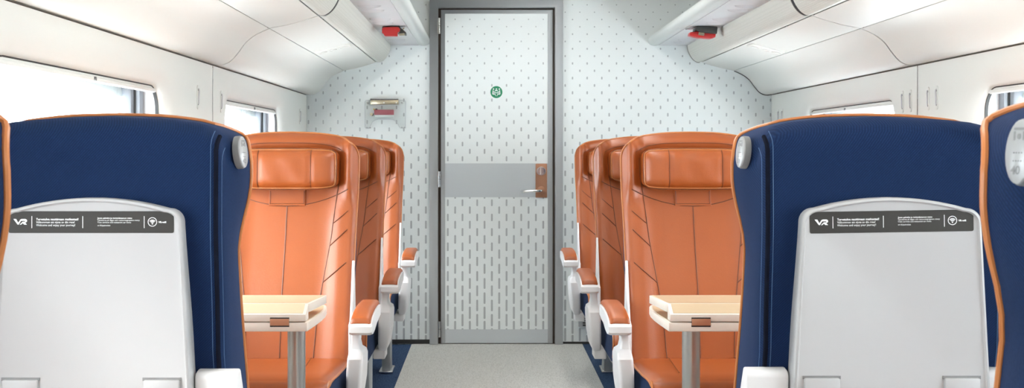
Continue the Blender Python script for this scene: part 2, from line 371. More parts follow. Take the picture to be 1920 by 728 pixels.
# round green sign on the door
cx, cz = WX(930.7), WZ(173)
sg = dpart(MB().prism(circle(.0388, 40, cx, cz), 'y', YW-.011, YW-.007), 'round_sign', 'signwhite'); sg['label'] = 'round green meeting sign with a white rim'
dpart(MB().prism(circle(.0352, 40, cx, cz), 'y', YW-.012, YW-.009), 'sign_disc', 'green', sg)
u = .0352/168.; g = MB(); yy = YW-.0135
def gp(x, y): return (cx+(x-450)*u, yy, cz+(335-y)*u)
def gdisc(x, y, r): g.prism([(cx+(x-450)*u+r*u*math.cos(a*math.pi/8), cz+(335-y)*u+r*u*math.sin(a*math.pi/8)) for a in range(16)], 'y', yy, YW-.011)
def gpoly(pp): g.prism([(cx+(x-450)*u, cz+(335-y)*u) for x, y in pp], 'y', yy, YW-.011)
for x in (368, 450, 532): gdisc(x, 252, 20)
for s_ in (-1, 1):
    def q(x, y): return (450+s_*(x-450), y)
    gpoly([q(532, 285), q(550, 278), q(562, 390), q(548, 402), q(490, 402), q(468, 452), q(448+12, 444), q(482, 382), q(536, 380)])
    gpoly([q(480, 320), q(540, 320), q(540, 334), q(480, 334)])
gpoly([(405, 305), (420, 280), (480, 280), (495, 305)])
gpoly([(385, 348), (515, 348), (515, 366), (385, 366)])
dpart(g, 'sign_figures', 'signwhite', sg, smooth=False)
# little vent box low on the end wall
vb = empty('wall_vent', (WX(1093), YW, WZ(600))); tag(vb, 'small grey slotted box low on the end wall beside the double seats', 'vent')
MB().box(-.028, .03, -.03, 0, -.038, .038).build('vent_body', 'frame', vb, bevel=.003)
for i in range(5): MB().box(-.004, .02, -.032, -.028, -.03+i*.013, -.023+i*.013).build('slot', 'dark', vb, smooth=False)

# side walls with windows -----------------------------------------------------------------
SEAMS = [YN, -2.30, -.14, 2.02, 4.19, YW]
WIN = {0: [(-2.0+.05, -.70), (.27, 1.53), (2.36, 3.60), (4.45, 5.62)], 1: [(-1.95, -.70), (.29, 1.55), (2.42, 3.69), (4.48, 5.71)]}
ZW0, ZW1 = .72, 1.337
wn = 0
def outline_yz(y0, y1, z0, z1, r, n=8): return rrect(y1-y0, z1-z0, r, n, (y0+y1)/2, (z0+z1)/2)
for side, (X, sg_) in enumerate(((XL, -1), (XR, 1))):
    sname = ('left', 'right')[side]
    wall = empty('wall_'+sname, (X, 0, 0))
    tag(wall, ('cream side wall panels along the single seats', 'cream side wall panels along the double seats')[side], 'wall', kind='structure')
    MB().box(sg_*.14, sg_*.16, YN, YW, -.05, ZW0-.03).build('wall_skin', 'cream', wall, smooth=False)
    MB().box(sg_*.14, sg_*.16, YN, YW, ZW1+.075, 1.52).build('wall_skin', 'cream', wall, smooth=False)
    prev = None
    ends = [YN]+[w_ for ab in WIN[side] for w_ in ab]+[YW]
    for i in range(0, len(ends), 2):
        MB().box(sg_*.14, sg_*.16, ends[i]-(.02 if i else 0), ends[i+1]+.02, ZW0-.04, ZW1+.08).build('wall_skin', 'cream', wall, smooth=False)
    for pi, (a, b) in enumerate(zip(SEAMS, SEAMS[1:])):
        a2 = a+.003; b2 = b-.003
        ws = [w_ for w_ in WIN[side] if a < (w_[0]+w_[1])/2 < b]
        ZT = 1.452
        mb = MB()
        if not ws:
            mb.box(0, sg_*.02, a2, b2, 0, ZT)
        else:
            y0, y1 = ws[0]
            hole = outline_yz(y0, y1, ZW0, ZW1, .085)
            def off(d, r): return outline_yz(y0-d, y1+d, ZW0-d, ZW1+d, r)
            cut = [off(.085, .17), off(.06, .145), off(.03, .115), off(.012, .097), hole]
            xs = [0, .002, .009, .018, .03]
            n = len(hole)
            # outer ring: project the surround ring to the panel rectangle
            outer = []
            for (y, z) in cut[0]:
                ny = (y0+.1, y1-.1)
                if z > ZW1-.09 and y < y0+.09: q = (a2, ZT)
                elif z > ZW1-.09 and y > y1-.09: q = (b2, ZT)
                elif z < ZW0+.09 and y < y0+.09: q = (a2, 0)
                elif z < ZW0+.09 and y > y1-.09: q = (b2, 0)
                else: q = (y, z)
                outer.append(q)
            rings = [[(0, y, z) for y, z in outer]]+[[(sg_*x, y, z) for y, z in c] for x, c in zip(xs, cut)]+[[(sg_*.036, y, z) for y, z in hole]]
            mb.loft(rings, caps=False)
        mb.build('wall_panel', 'cream', wall, angle=50)
        MB().box(sg_*.002, sg_*.012, b2-.004, b+.006, 0, ZT).build('panel_seam', 'brown', wall, smooth=False)
    # dark shadow line between wall and cove
    MB().box(sg_*.003, sg_*.02, YN, YW, 1.450, 1.456).build('cove_gap', 'brown', wall, smooth=False)
    for (y0, y1) in WIN[side]:
        wn += 1
        yc = (y0+y1)/2
        wr = empty('window_%d' % wn, (X, yc, 0))
        far = y0 > 4; near = 2 < y0 < 4
        tag(wr, ('rounded carriage window beside the ' + ('last single seats' if far else 'single seat table' if near else 'single seats behind the viewer')) if side == 0
            else ('rounded carriage window beside the ' + ('last double seats' if far else 'double seat table' if near else 'double seats behind the viewer')), 'window', kind='structure')
        hw = (y1-y0)/2
        def ring(d, r, x): return [(sg_*x, y, z) for y, z in outline_yz(-hw-d, hw+d, ZW0-d, ZW1+d+(.075 if x > .043 else 0), max(r, .01))]
        MB().loft([ring(.004, .089, .030), ring(-.004, .081, .030), ring(-.004, .081, .040), ring(.012, .089, .044)], caps=False).build('rubber_seal', 'rubber', wr)
        MB().loft([ring(.010, .09, .040), ring(.006, .09, .085)], caps=False).build('reveal', 'white', wr)
        MB().loft([ring(.012, .09, .082), ring(-.012, .085, .082), ring(-.022, .085, .086), ring(-.022, .085, .098)], caps=False).build('inner_frame', 'gasket', wr)
        MB().loft([ring(-.020, .085, .098), ring(-.026, .08, .098), ring(-.026, .08, .104)], caps=False).build('glass_seal', 'rubber', wr)
        MB().loft([ring(-.024, .085, .104), ring(-.046, .07, .106), ring(-.050, .07, .112), ring(-.050, .07, .145), ring(.05, .07, .145)], caps=False).build('outer_frame', 'gasket', wr)
        MB().prism([(y, z) for y, z in outline_yz(-hw+.03, hw-.03, ZW0+.03, ZW1+.045, .07)], 'x', sg_*.124, sg_*.128).build('pane', 'glass', wr, smooth=False)
        # rolled-up blind in the head of the window
        pr = [(.036, 1.345), (.031, 1.335), (.031, 1.328), (.028, 1.326), (.028, 1.317), (.034, 1.314), (.044, 1.314), (.044, 1.345)]
        bl = MB().prism([(sg_*p[0], p[1]) for p in pr], 'y', -hw+.03, hw-.03)
        b_ = bl.build('roller_blind', 'cream', wr, bevel=.001); b_['label'] = 'rolled-up cream window blind'
        k = MB().tube([(sg_*.032, .03, 1.322), (sg_*.024, .03, 1.322)], .006, 10); k.build('blind_knob', 'greyprint', b_)
# coat hooks: slim oval fold-away hooks on the wall panels
def hook(side, y, label):
    X, s_ = ((XL, -1), (XR, 1))[side]
    r = empty('coat_hook', (X, y, 1.32)); tag(r, label, 'coat hook', 'fold-away coat hooks on the side walls')
    MB().prism([(a, b) for a, b in rrect(.02, .088, .0099, 5)], 'x', -s_*.0025, s_*.002).build('hook_plate', 'cream', r, bevel=.0008)
    MB().tube(catmull([(-s_*.002, 0, .03), (-s_*.006, 0, .025), (-s_*.005, 0, 0), (-s_*.005, 0, -.02), (-s_*.003, 0, -.026)], 4), .0025, 6).build('hook_arm', 'white', r)
    for z in (.026, -.027): MB().prism(circle(.0028, 8, 0, z), 'x', -s_*.0035, s_*.001).build('screw', 'greyprint', r, smooth=False)
hook(0, 3.97, 'slim cream coat hook between panel seam and table window along the single seats')
hook(0, 4.316, 'slim cream coat hook between panel seam and far window along the single seats')
hook(0, 6.126, 'slim cream coat hook next to the end wall by the single seats')
for y, t in ((4.338, 'nearer the far window than the seam, by the double seats'), (4.256, 'just past the panel seam on the far window side by the double seats'),
             (4.085, 'just before the panel seam on the table window side by the double seats'), (4.007, 'nearer the table window than the seam, by the double seats'),
             (6.19, 'closest to the end wall by the double seats'), (6.11, 'second from the end wall by the double seats')): hook(1, y, 'coat hook '+t)

# ceiling ---------------------------------------------------------------------------------
def mirx(p, s_): return (XC+s_*p[0], p[1])      # profile points are given as offsets from the centre line
arch = [(-1.50, 1.30), (-1.51, 1.75), (-1.42, 1.98), (-1.15, 2.14), (-.7, 2.22), (0, 2.24)]
full = arch+[(-p[0], p[1]) for p in arch[-2::-1]]
ceil = MB().grid([[(XC+x, y, z) for x, z in full] for y in (YN, YW)]).build('ceiling', 'cream', solid=.02)
tag(ceil, 'cream arched ceiling with cove panels above the windows', 'ceiling', kind='structure')
# offsets from the centre (left side of the photograph, mirrored for the other)
bulge = [(-1.357, 1.458), (-1.332, 1.4545), (-1.308, 1.459), (-1.283, 1.474), (-1.255, 1.507), (-1.228, 1.543), (-1.19, 1.572), (-1.14, 1.595)]
flat = [(-1.138, 1.5965), (-1.07, 1.609), (-1.0, 1.628), (-.952, 1.6445)]
duct = [(-.950, 1.648), (-.938, 1.645), (-.924, 1.645), (-.905, 1.656), (-.89, 1.673), (-.877, 1.695), (-.868, 1.72), (-.866, 1.742), (-.868, 1.77), (-.88, 1.80)]
bulge = [p[:2] for p in catmull([(x, z, 0) for x, z in bulge], 3)]
duct = [p[:2] for p in catmull([(x, z, 0) for x, z in duct], 2)]
for s_ in (1, -1):
    for a, b in zip(SEAMS, SEAMS[1:]):
        g_ = .003
        a2, b2 = a+g_, b-g_
        if b == YW: b2 = b-.001
        for nm, prof, mt in (('cove_panel', bulge, 'cream'), ('service_panel', flat, 'cream'), ('air_duct', duct, 'perf')):
            mb = MB()
            rows = []
            if nm == 'air_duct': a2, b2 = a+.018, b-.018
            else: a2, b2 = a+.006, b-.006
            if b == YW: b2 = b-.001
            for y in (a2, b2): rows.append([(XC+s_*x, y, z) for x, z in prof])
            mb.grid(rows)
            # a returned lip at both ends so that the joint reads as a groove
            for y, d in ((a2, 0), (b2, 0)):
                mb.grid([[(XC+s_*x, y, z) for x, z in prof], [(XC+s_*x, y, z+.02) for x, z in prof]])
            o = mb.build(nm, mt, ceil, angle=35)
            if nm == 'service_panel' and b > 1:
                ym = {2.02: 1.1, 4.19: 3.32, YW: 5.25}.get(b)
                if ym:
                    sl = math.atan2(flat[-1][1]-flat[0][1], flat[-1][0]-flat[0][0])
                    mx = Matrix.Translation((XC+s_*-1.045, ym, 1.6155)) @ Matrix.Rotation(-s_*sl, 4, 'Y')
                    ps = MB().prism(rrect(.165, .13, .02, 5), 'z', -.003, .004).xf(mx).build('reading_light_unit', 'cream', o, bevel=.002)
        # dark backing behind the joint
        if b != YW:
            for prof in (bulge, flat, duct):
                MB().grid([[(XC+s_*x*1.001, y, z+.003) for x, z in prof] for y in (b-.024, b+.024)]).build('joint', 'dark', ceil)
        for ym in ({2.02: [1.1], 4.19: [3.32], YW: [5.25]}.get(b) or []):
            sl = math.atan2(flat[-1][1]-flat[0][1], flat[-1][0]-flat[0][0])
            for dx, rr, mt in ((-.05, .022, 'cream'), (0, .018, 'cream'), (.05, .022, 'cream')):
                mx = Matrix.Translation((XC+s_*(-1.045+dx), ym, 1.6155+math.tan(sl)*dx)) @ Matrix.Rotation(-s_*sl, 4, 'Y')
                MB().loft([[(r*math.cos(t*math.pi/10), 1.3*r*math.sin(t*math.pi/10), z) for t in range(20)] for r, z in ((rr, -.002), (rr, -.006), (rr*.8, -.007), (rr*.7, -.005))]).xf(mx).build('reading_light', mt, ceil)
MB().tube([(XC-x, YW-.006, z-.002) for x, z in bulge], .0026, 6).build('end_seal', 'rubber', ceil)
MB().tube([(XC-x, YW-.006, z-.001) for x, z in duct[2:]], .0014, 6).build('end_seal', 'brown', ceil)
for x in (XC,):  # added strip out of view, lit and cut to length to brighten end wall and floor
    cl = empty('ceiling_fill', (XC, 1.5, 2.235)); tag(cl, 'long unseen strip added as fill light along the ceiling centre above the aisle', 'fill light')
    MB().box(-.11, .11, -4.4, 4.15, -.03, .01).build('housing', 'white', cl, bevel=.004)
    MB().box(-.09, .09, -4.35, 4.1, -.036, -.028).build('diffuser', 'fill_lamp', cl, smooth=False)
# luggage racks
for s_ in (1, -1):
    r = empty('luggage_rack', (XC, 0, 0))
    tag(r, ('pale metal luggage rack running along above the single seats', 'pale metal luggage rack running along above the double seats')[s_ < 0], 'luggage rack')
    y0, y1 = YN+.01, YW-.002
    MB().prism([(s_*x, z) for x, z in ((-.872, 1.7435), (-.70, 1.7435), (-.70, 1.752), (-.872, 1.752))], 'y', y0, y1).build('shelf_plate', 'aluplate', r)
    tube = [(-.735, 1.7455), (-.722, 1.7475), (-.705, 1.7475), (-.69, 1.744), (-.672, 1.741), (-.655, 1.745), (-.643, 1.755), (-.637, 1.769), (-.640, 1.785), (-.652, 1.797), (-.67, 1.80), (-.70, 1.79), (-.735, 1.765)]
    tube = [p[:2] for p in catmull([(x, z, 0) for x, z in tube], 3)]
    MB().prism([(s_*x, z) for x, z in tube], 'y', y0, y1).build('edge_rail', 'racktube', r)
    # stamped ribs under the plate
    rb = MB(); n = 14
    rows = []
    for i in range(n+1):
        t = i/n; x = -.855+.105*t; w_ = .020*math.sin(math.pi*t)**.5+.0002
        rows.append([(s_*x, w_*q, 1.7437-.013*(1-abs(q))*math.sin(math.pi*t)**.5) for q in (-1, -.5, 0, .5, 1)])
    rb.grid(rows)
    first = None
    y = 6.15
    while y > 2.6:
        for dy in (0, .14):
            if abs(y-dy-5.40) < .11: continue
            if first is None: first = rb.build('rib', 'aluplate', r, angle=15); first.location = (0, y-dy, 0)
            else:
                c = first.copy(); COL.objects.link(c); c.parent = r; c.location = (0, y-dy, 0)
        y -= .46
# emergency hammers clipped under the racks
def hammer(x, y, s_, label):
    r = empty('emergency_hammer', (x, y, 1.7435), 0); tag(r, label, 'emergency hammer')
    mb = MB().prism([(-.055, -.002), (.03, -.002), (.062, -.03), (.060, -.042), (.03, -.034), (-.045, -.034), (-.058, -.022)], 'y', -.02, .055)
    if s_ < 0: mb.mirror()
    mb.build('bracket', 'black', r, bevel=.003)
    h = MB().prism([(-.052, -.014), (-.044, -.008), (.026, -.008), (.034, -.016), (.032, -.030), (.022, -.034), (.022, -.052), (-.040, -.052), (-.046, -.042), (-.054, -.036)], 'y', -.05, -.012)
    if s_ < 0: h.mirror()
    h.build('hammer_body', 'red', r, bevel=.003)
    p_ = MB().tube([(s_*.03, -.03, -.043), (s_*.056, -.03, -.042)], .006, 8); p_.build('hammer_tip', 'brass', r)
    c = MB().tube(catmull([(s_*.02, -.0, -.004), (s_*.03, .01, -.012), (s_*.04, .02, -.012), (s_*.052, .02, -.005)], 4), .003, 6); c.build('tether', 'brass', r)
hammer(-.468, 5.40, 1, 'red emergency hammer in black bracket under the rack above the single seats')
def hammer_r(x, y):
    r = empty('emergency_hammer', (x, y, 1.7435)); tag(r, 'red emergency hammer half hidden by its black bracket under the double seat rack', 'emergency hammer')
    MB().prism([(-.045, -.002), (.058, -.006), (.055, -.04), (-.02, -.034), (-.052, -.022)], 'y', -.055, .03).build('bracket', 'black', r, bevel=.003)
    MB().prism([(-.075, -.03), (-.03, -.026), (.052, -.038), (.05, -.055), (.03, -.060), (-.03, -.056), (-.078, -.046)], 'y', -.04, .02).build('hammer_body', 'red', r, bevel=.003)
    MB().tube([(-.035, -.05, -.038), (-.008, -.052, -.042)], .008, 8).build('hammer_tip', 'brass', r)
    MB().tube([(-.04, .0, -.006), (-.09, .01, -.008)], .004, 6).build('tether', 'steel', r)
hammer_r(1.075, 5.42)
# acrylic case on the end wall
ac = empty('wall_case', (WX(723.5), YW, WZ(213))); tag(ac, 'clear acrylic wall case with a metal hinge and a red box inside', 'wall case')
SC = 1/321/8.09
def cp(x, y): return ((x-430)*SC, -(y-347)*SC)
out = [cp(*p) for p in ((125, 170), (140, 152), (215, 150), (650, 150), (725, 152), (740, 170), (735, 560), (715, 575), (660, 570), (640, 545), (605, 480), (560, 448), (520, 436), (330, 436), (280, 448), (235, 480), (205, 545), (195, 572), (140, 575), (125, 560))]
MB().prism(out, 'y', -.045, -.041).build('front_panel', 'acrylic', ac, smooth=False)
edge = MB().tube([(x, -.043, z) for x, z in out], .0018, 6, closed=True); edge.build('panel_edge', 'band', ac)  # opaque grey rim paints the highlights and shadows of the clear edge
h0, h1 = cp(210, 122), cp(630, 212)
MB().box(h0[0], h1[0], -.052, 0, h1[1], h0[1]-.004).build('hinge_bar', 'brass', ac, bevel=.002)
MB().tube([(h0[0], -.05, h0[1]-.006), (h1[0], -.05, h0[1]-.006)], .006, 8).build('hinge_pin', 'steel', ac)
for x in (235, 415, 600):
    q = cp(x, 190); MB().tube([(q[0], -.056, q[1]), (q[0], -.05, q[1])], .004, 8).build('rivet', 'signwhite', ac)
r0, r1 = cp(262, 292), cp(555, 372)
MB().box(r0[0], r1[0], -.036, 0, r1[1], r0[1]).build('red_box', 'pink', ac, bevel=.003)
r0, r1 = cp(268, 372), cp(552, 408)
MB().box(r0[0], r1[0], -.034, 0, r1[1], r0[1]).build('instruction_label', 'signwhite', ac, bevel=.001)
q = cp(225, 362); MB().tube([(q[0], -.054, q[1]), (q[0], 0, q[1])], .0085, 12).build('lock', 'brass', ac)
q = cp(258, 286); MB().tube([(q[0], -.03, q[1]), (q[0], 0, q[1])], .005, 8).build('clip', 'yellow', ac)
q = cp(292, 284); MB().tube([(q[0], -.03, q[1]), (q[0], 0, q[1])], .005, 8).build('clip', 'black', ac)
for x, y in ((160, 190), (678, 188), (150, 565), (680, 562), (195, 562), (722, 562)):
    q = cp(x, y); MB().tube([(q[0], -.047, q[1]), (q[0], 0, q[1])], .004, 8).build('standoff', 'frame', ac)

# ------------------------------------------------------------------ seats
Z0 = .44
def topz(u):
    return lerp_tab([(0, 1.184), (.3, 1.1825), (.5, 1.1785), (.68, 1.172), (.8, 1.163), (.88, 1.153), (.94, 1.141), (.975, 1.127), (1.0, 1.10)], abs(u))
def topzb(u): return lerp_tab([(0, 1.184), (.5, 1.180), (.75, 1.174), (.86, 1.168), (.92, 1.158), (.96, 1.148), (.985, 1.135), (1, 1.11)], abs(u))
HOUR = [False]                   # hourglass outline of the navy-backed seats
def halfw(z):
    if not HOUR[0]: return smooth_tab([(.40, .222), (.80, .228), (1.08, .234), (1.2, .235)], z)
    return smooth_tab([(.40, .208), (.70, .203), (.92, .203), (1.08, .233), (1.2, .235)], z)
US = [0, .1, .2, .32, .44, .56, .66, .74, .80, .85, .89, .92, .945, .965, .982, .993, 1.0]
US = [-u for u in US[:0:-1]]+US
VS = [0, .03, .08, .14, .2, .27, .34, .41, .48, .55, .61, .67, .72, .76, .8, .84, .875, .905, .93, .95, .966, .98, .991, 1.0]
def yfront(u, z, v=None):
    a = abs(u)
    y = lerp_tab([(.40, -.018), (.46, 0), (.70, .070), (.82, .102), (.90, .119), (.98, .131), (1.06, .140), (1.20, .150)], z)
    y -= .018*math.exp(-((z-.66)/.13)**2)*(1-.3*a)          # lumbar
    y -= .016*sst(.55, .80, a)*(1-sst(.9, 1.0, z))           # side bolster
    y += .012*sst(.90, .97, z)*(1-sst(.60, .80, a))          # head hollow
    y -= .034*sst(.94, 1.04, z)*sst(.74, .88, a)*(1-.9*sst(.90, 1.0, a))             # head wings
    y -= .020*sst(1.115, 1.15, z)*(1-sst(.5, .8, a))         # top roll
    y += .014*max(0, (a-.90)/.10)**2.2                       # rolled edge
    return y
def front_pt(u, v, lift=0):
    z = Z0+(topz(u)-Z0)*v
    y = yfront(u, z)+.034*max(0, (v-.955)/.045)**2*(1-sst(.72, .95, abs(u)))
    return (u*halfw(z), y-lift, z)
def yback(z): return smooth_tab([(.40, .19), (.62, .235), (.80, .272), (1.0, .287), (1.12, .285), (1.2, .265)], z)
def back_pt(u, v):
    a = abs(u); z = Z0+(topzb(u)-.004-Z0)*v
    hw = .212
    y = yback(z)-.022*max(0, (a-.93)/.07)**2.2-.022*max(0, (v-.965)/.035)**2
    return (u*hw, y, z)
def boundary(fn): # up one side, over the top, down the other
    return [fn(-1, v) for v in VS]+[fn(u, 1) for u in US[1:-1]]+[fn(1, v) for v in VS[::-1]]
def backrest(root):
    MB().grid([[front_pt(u, v) for u in US] for v in VS]).build('backrest', 'leather', root, angle=80)
    sh = MB(); sh.grid([[back_pt(u, v) for u in US] for v in VS])
    A = [Vector(p) for p in boundary(front_pt)]; B = [Vector(p) for p in boundary(back_pt)]
    rings = []
    for k in range(7):
        t = k/6; row = []
        for p, q in zip(A, B):
            m = p.lerp(q, t); m.x += .006*math.sin(math.pi*t)*(1 if m.x > 0 else -1)*min(1, abs(m.x)/.2)
            row.append(tuple(m))
        rings.append(row)
    sh.grid(rings)
    sh.grid([[front_pt(u, 0) for u in US], [back_pt(u, 0) for u in US]])
    shell = sh.build('back_shell', 'blue', root, angle=60); shell['label'] = 'navy woven fabric shell'
    pp = [Vector(p)+Vector((0, .004, 0)) for p in boundary(front_pt)]
    pp = [p+Vector((.0015*(1 if p.x > 0 else -1), 0, .001)) for p in pp]
    MB().tube(pp, .0036, 8).build('piping', 'piping', root)
    for s_ in (-1, 1):
        z_ = MB().tube([tuple(Vector(back_pt(s_*.955, v))+Vector((0, .0005, 0))) for v in VS], .0042, 6); z_.build('zip', 'zip', shell)
        for uu in (.915, .988):
            MB().tube([tuple(Vector(back_pt(s_*uu, v))+Vector((0, .0002, 0))) for v in VS], .0007, 5).build('stitching', 'bstitch', shell)
    return shell
def on_leather(x, z, lift=.0008):
    hw = halfw(z); u = max(-1, min(1, x/hw))
    tz = topz(u); v = (z-Z0)/(tz-Z0)
    y = yfront(u, z)+.034*max(0, (v-.955)/.045)**2*(1-sst(.72, .95, abs(u)))
    return (x, y-lift, z)
def leather_lines(root):
    mb = MB()
    def line(pts, r=.0016, n=10):
        out = []
        for (a, b) in zip(pts, pts[1:]):
            for k in range(n): t = k/n; out.append((a[0]+(b[0]-a[0])*t, a[1]+(b[1]-a[1])*t))
        out.append(pts[-1]); mb.tube([on_leather(x, z) for x, z in out], r, 5)
    line([(x, .94+1.35*x*x) for x in [-.205+.41*i/12 for i in range(13)]], .0018, 2)
    line([(0, .94), (.0, .46)])
    for s_ in (-1, 1):
        line([(s_*x, z) for x, z in ((.178, 1.10), (.175, 1.04), (.166, .985), (.150, .83), (.135, .73), (.116, .60), (.108, .46))], .0016, 4)
        line([(s_*.147, .81), (s_*.205, .865)], .0018); line([(s_*.130, .695), (s_*.205, .76)], .0018)
        line([(s_*.158, .885), (s_*.205, .925)], .0012)
    # stitched hem along the top and down the wings
    line([(x, 1.150-(abs(x)/.19)**4*.03) for x in [-.19+.38*i/16 for i in range(17)]], .0012, 2)
    mb.build('stitching', 'stitch', root)
def headrest(root):
    hw, zc, hh = .174, 1.064, .068
    n, m = 34, 16
    def surf(i, j):
        a = -1+2*i/n; b = -1+2*j/m
        a = math.copysign(abs(a)**.8, a); b = math.copysign(abs(b)**.8, b)
        # square to rounded square
        x = a*hw*(1-.10*(abs(b)**6)*(abs(a)**4)); z = zc+b*hh*(1-.14*(abs(a)**6)*(abs(b)**2))+.004*(1-a*a)*(1 if b > 0 else -1)*.5
        th = .056*(1-abs(a)**7)**.5*(1-abs(b)**5)**.6
        for c in (-.5, .5): th -= .004*math.exp(-((a-c)/.03)**2)
        th += .003*math.sin(a*9+1)*math.sin(b*3+a*4)*max(0, 1-a*a)*(abs(a) < .5)
        y0 = lerp_tab([(.98, .117), (1.06, .125), (1.20, .133)], z)
        return (x, y0-th, z), (x, y0+.03, z)
    fr = [[surf(i, j)[0] for i in range(n+1)] for j in range(m+1)]
    bk = [[surf(i, j)[1] for i in range(n+1)] for j in range(m+1)]
    mb = MB().grid(fr).grid(bk)
    bd = lambda g: [g[0][i] for i in range(n+1)]+[g[j][n] for j in range(1, m+1)]+[g[m][i] for i in range(n-1, -1, -1)]+[g[j][0] for j in range(m-1, 0, -1)]
    mb.loft([bd(fr), bd(bk)], caps=False)
    h = mb.build('headrest', 'leather', root, angle=75)
    # piping round the face and the two upright seams
    idx = [(i, 1) for i in range(2, n-1)]+[(n-1, j) for j in range(2, m-1)]+[(i, m-1) for i in range(n-2, 1, -1)]+[(1, j) for j in range(m-2, 1, -1)]
    p = MB().tube([tuple(Vector(surf(i, j)[0])+Vector((0, -.001, 0))) for i, j in idx], .0026, 6, closed=True); p.build('headrest_piping', 'piping', h)
    cen = Vector((0, 0, zc))
    for nm_, sc_ in (('headrest_groove', -.0042), ('headrest_groove', .0040)):
        pts_ = []
        for i, j in idx:
            p_ = Vector(surf(i, j)[0]); d_ = Vector((p_.x, 0, (p_.z-zc)*2.4)).normalized(); pts_.append(tuple(p_+d_*sc_+Vector((0, .0006 if sc_ > 0 else 0, 0))))
        MB().tube(pts_, .0013, 5, closed=True).build(nm_, 'stitch', h)
    for c in (-.5, .5):
        q = MB()
        i = (1+math.copysign(abs(c)**1.25, c))/2*n
        q.tube([tuple(Vector(surf(i, j)[0])+Vector((0, -.001, 0))) for j in range(1, m)], .0014, 5)
        q.build('headrest_seam', 'stitch', h)
    # strap tab under the headrest
    t = MB()
    rows = []
    for k in range(7):
        z = .942+.075*k/6; rows.append([tuple(Vector(on_leather(x, z, .006 if abs(x) < .06 else -.002))) for x in (-.062, -.0595, -.03, 0, .03, .0595, .062)])
    t.grid(rows); t.grid([[on_leather(x, .942, l) for x in (-.062, -.03, 0, .03, .062)] for l in (-.002, .006)])
    t.build('headrest_tab', 'leather', root)
    t2 = MB(); t2.tube([on_leather(-.056, z, .0065) for z in (.948, .99)], .0009, 4); t2.tube([on_leather(x, .948, .0065) for x in (-.056, 0, .056)], .0009, 4); t2.tube([on_leather(.056, z, .0065) for z in (.948, .99)], .0009, 4)
    t2.build('tab_stitching', 'stitch', root)
def cushion(root):
    prof = catmull([(.06, .452, 0), (0, .462, 0), (-.12, .466, 0), (-.26, .474, 0), (-.36, .482, 0), (-.42, .481, 0), (-.458, .466, 0), (-.474, .438, 0), (-.474, .40, 0), (-.462, .365, 0)], 4)
    hw = .222
    us = [-1, -.985, -.96, -.92, -.85, -.7, -.4, 0, .4, .7, .85, .92, .96, .985, 1]
    rows = []
    for (y, z, _) in prof:
        row = []
        for u in us:
            a = abs(u); d = .016*max(0, (a-.86)/.14)**2
            n_ = 1 if y > -.44 else 0
            row.append((u*hw, y+(0 if n_ else d*.8), z-d*n_-.004*(1-a*a)*n_))
        rows.append(row)
    c = MB().grid(rows).build('cushion', 'leather', root, angle=70)
    for s_ in (0, -1): MB().tube([r[s_] for r in rows], .004, 6).build('cushion_piping', 'piping', c)
    for s_ in (-1, 1): MB().tube([(s_*(.105+.02*i/8), -.02-.30*i/8, .4665+.0135*i/8-.002) for i in range(9)], .0013, 5).build('cushion_seam', 'stitch', c)
    side = [(p[0], p[1]-.010) for p in prof]
    side = [(y if y > -.44 else y+.01, z-.004) for y, z in side]+[(-.40, .345), (.10, .345), (.14, .44)]
    MB().prism(side, 'x', -.2235, .2235).build('seat_base', 'blue', root, angle=30)
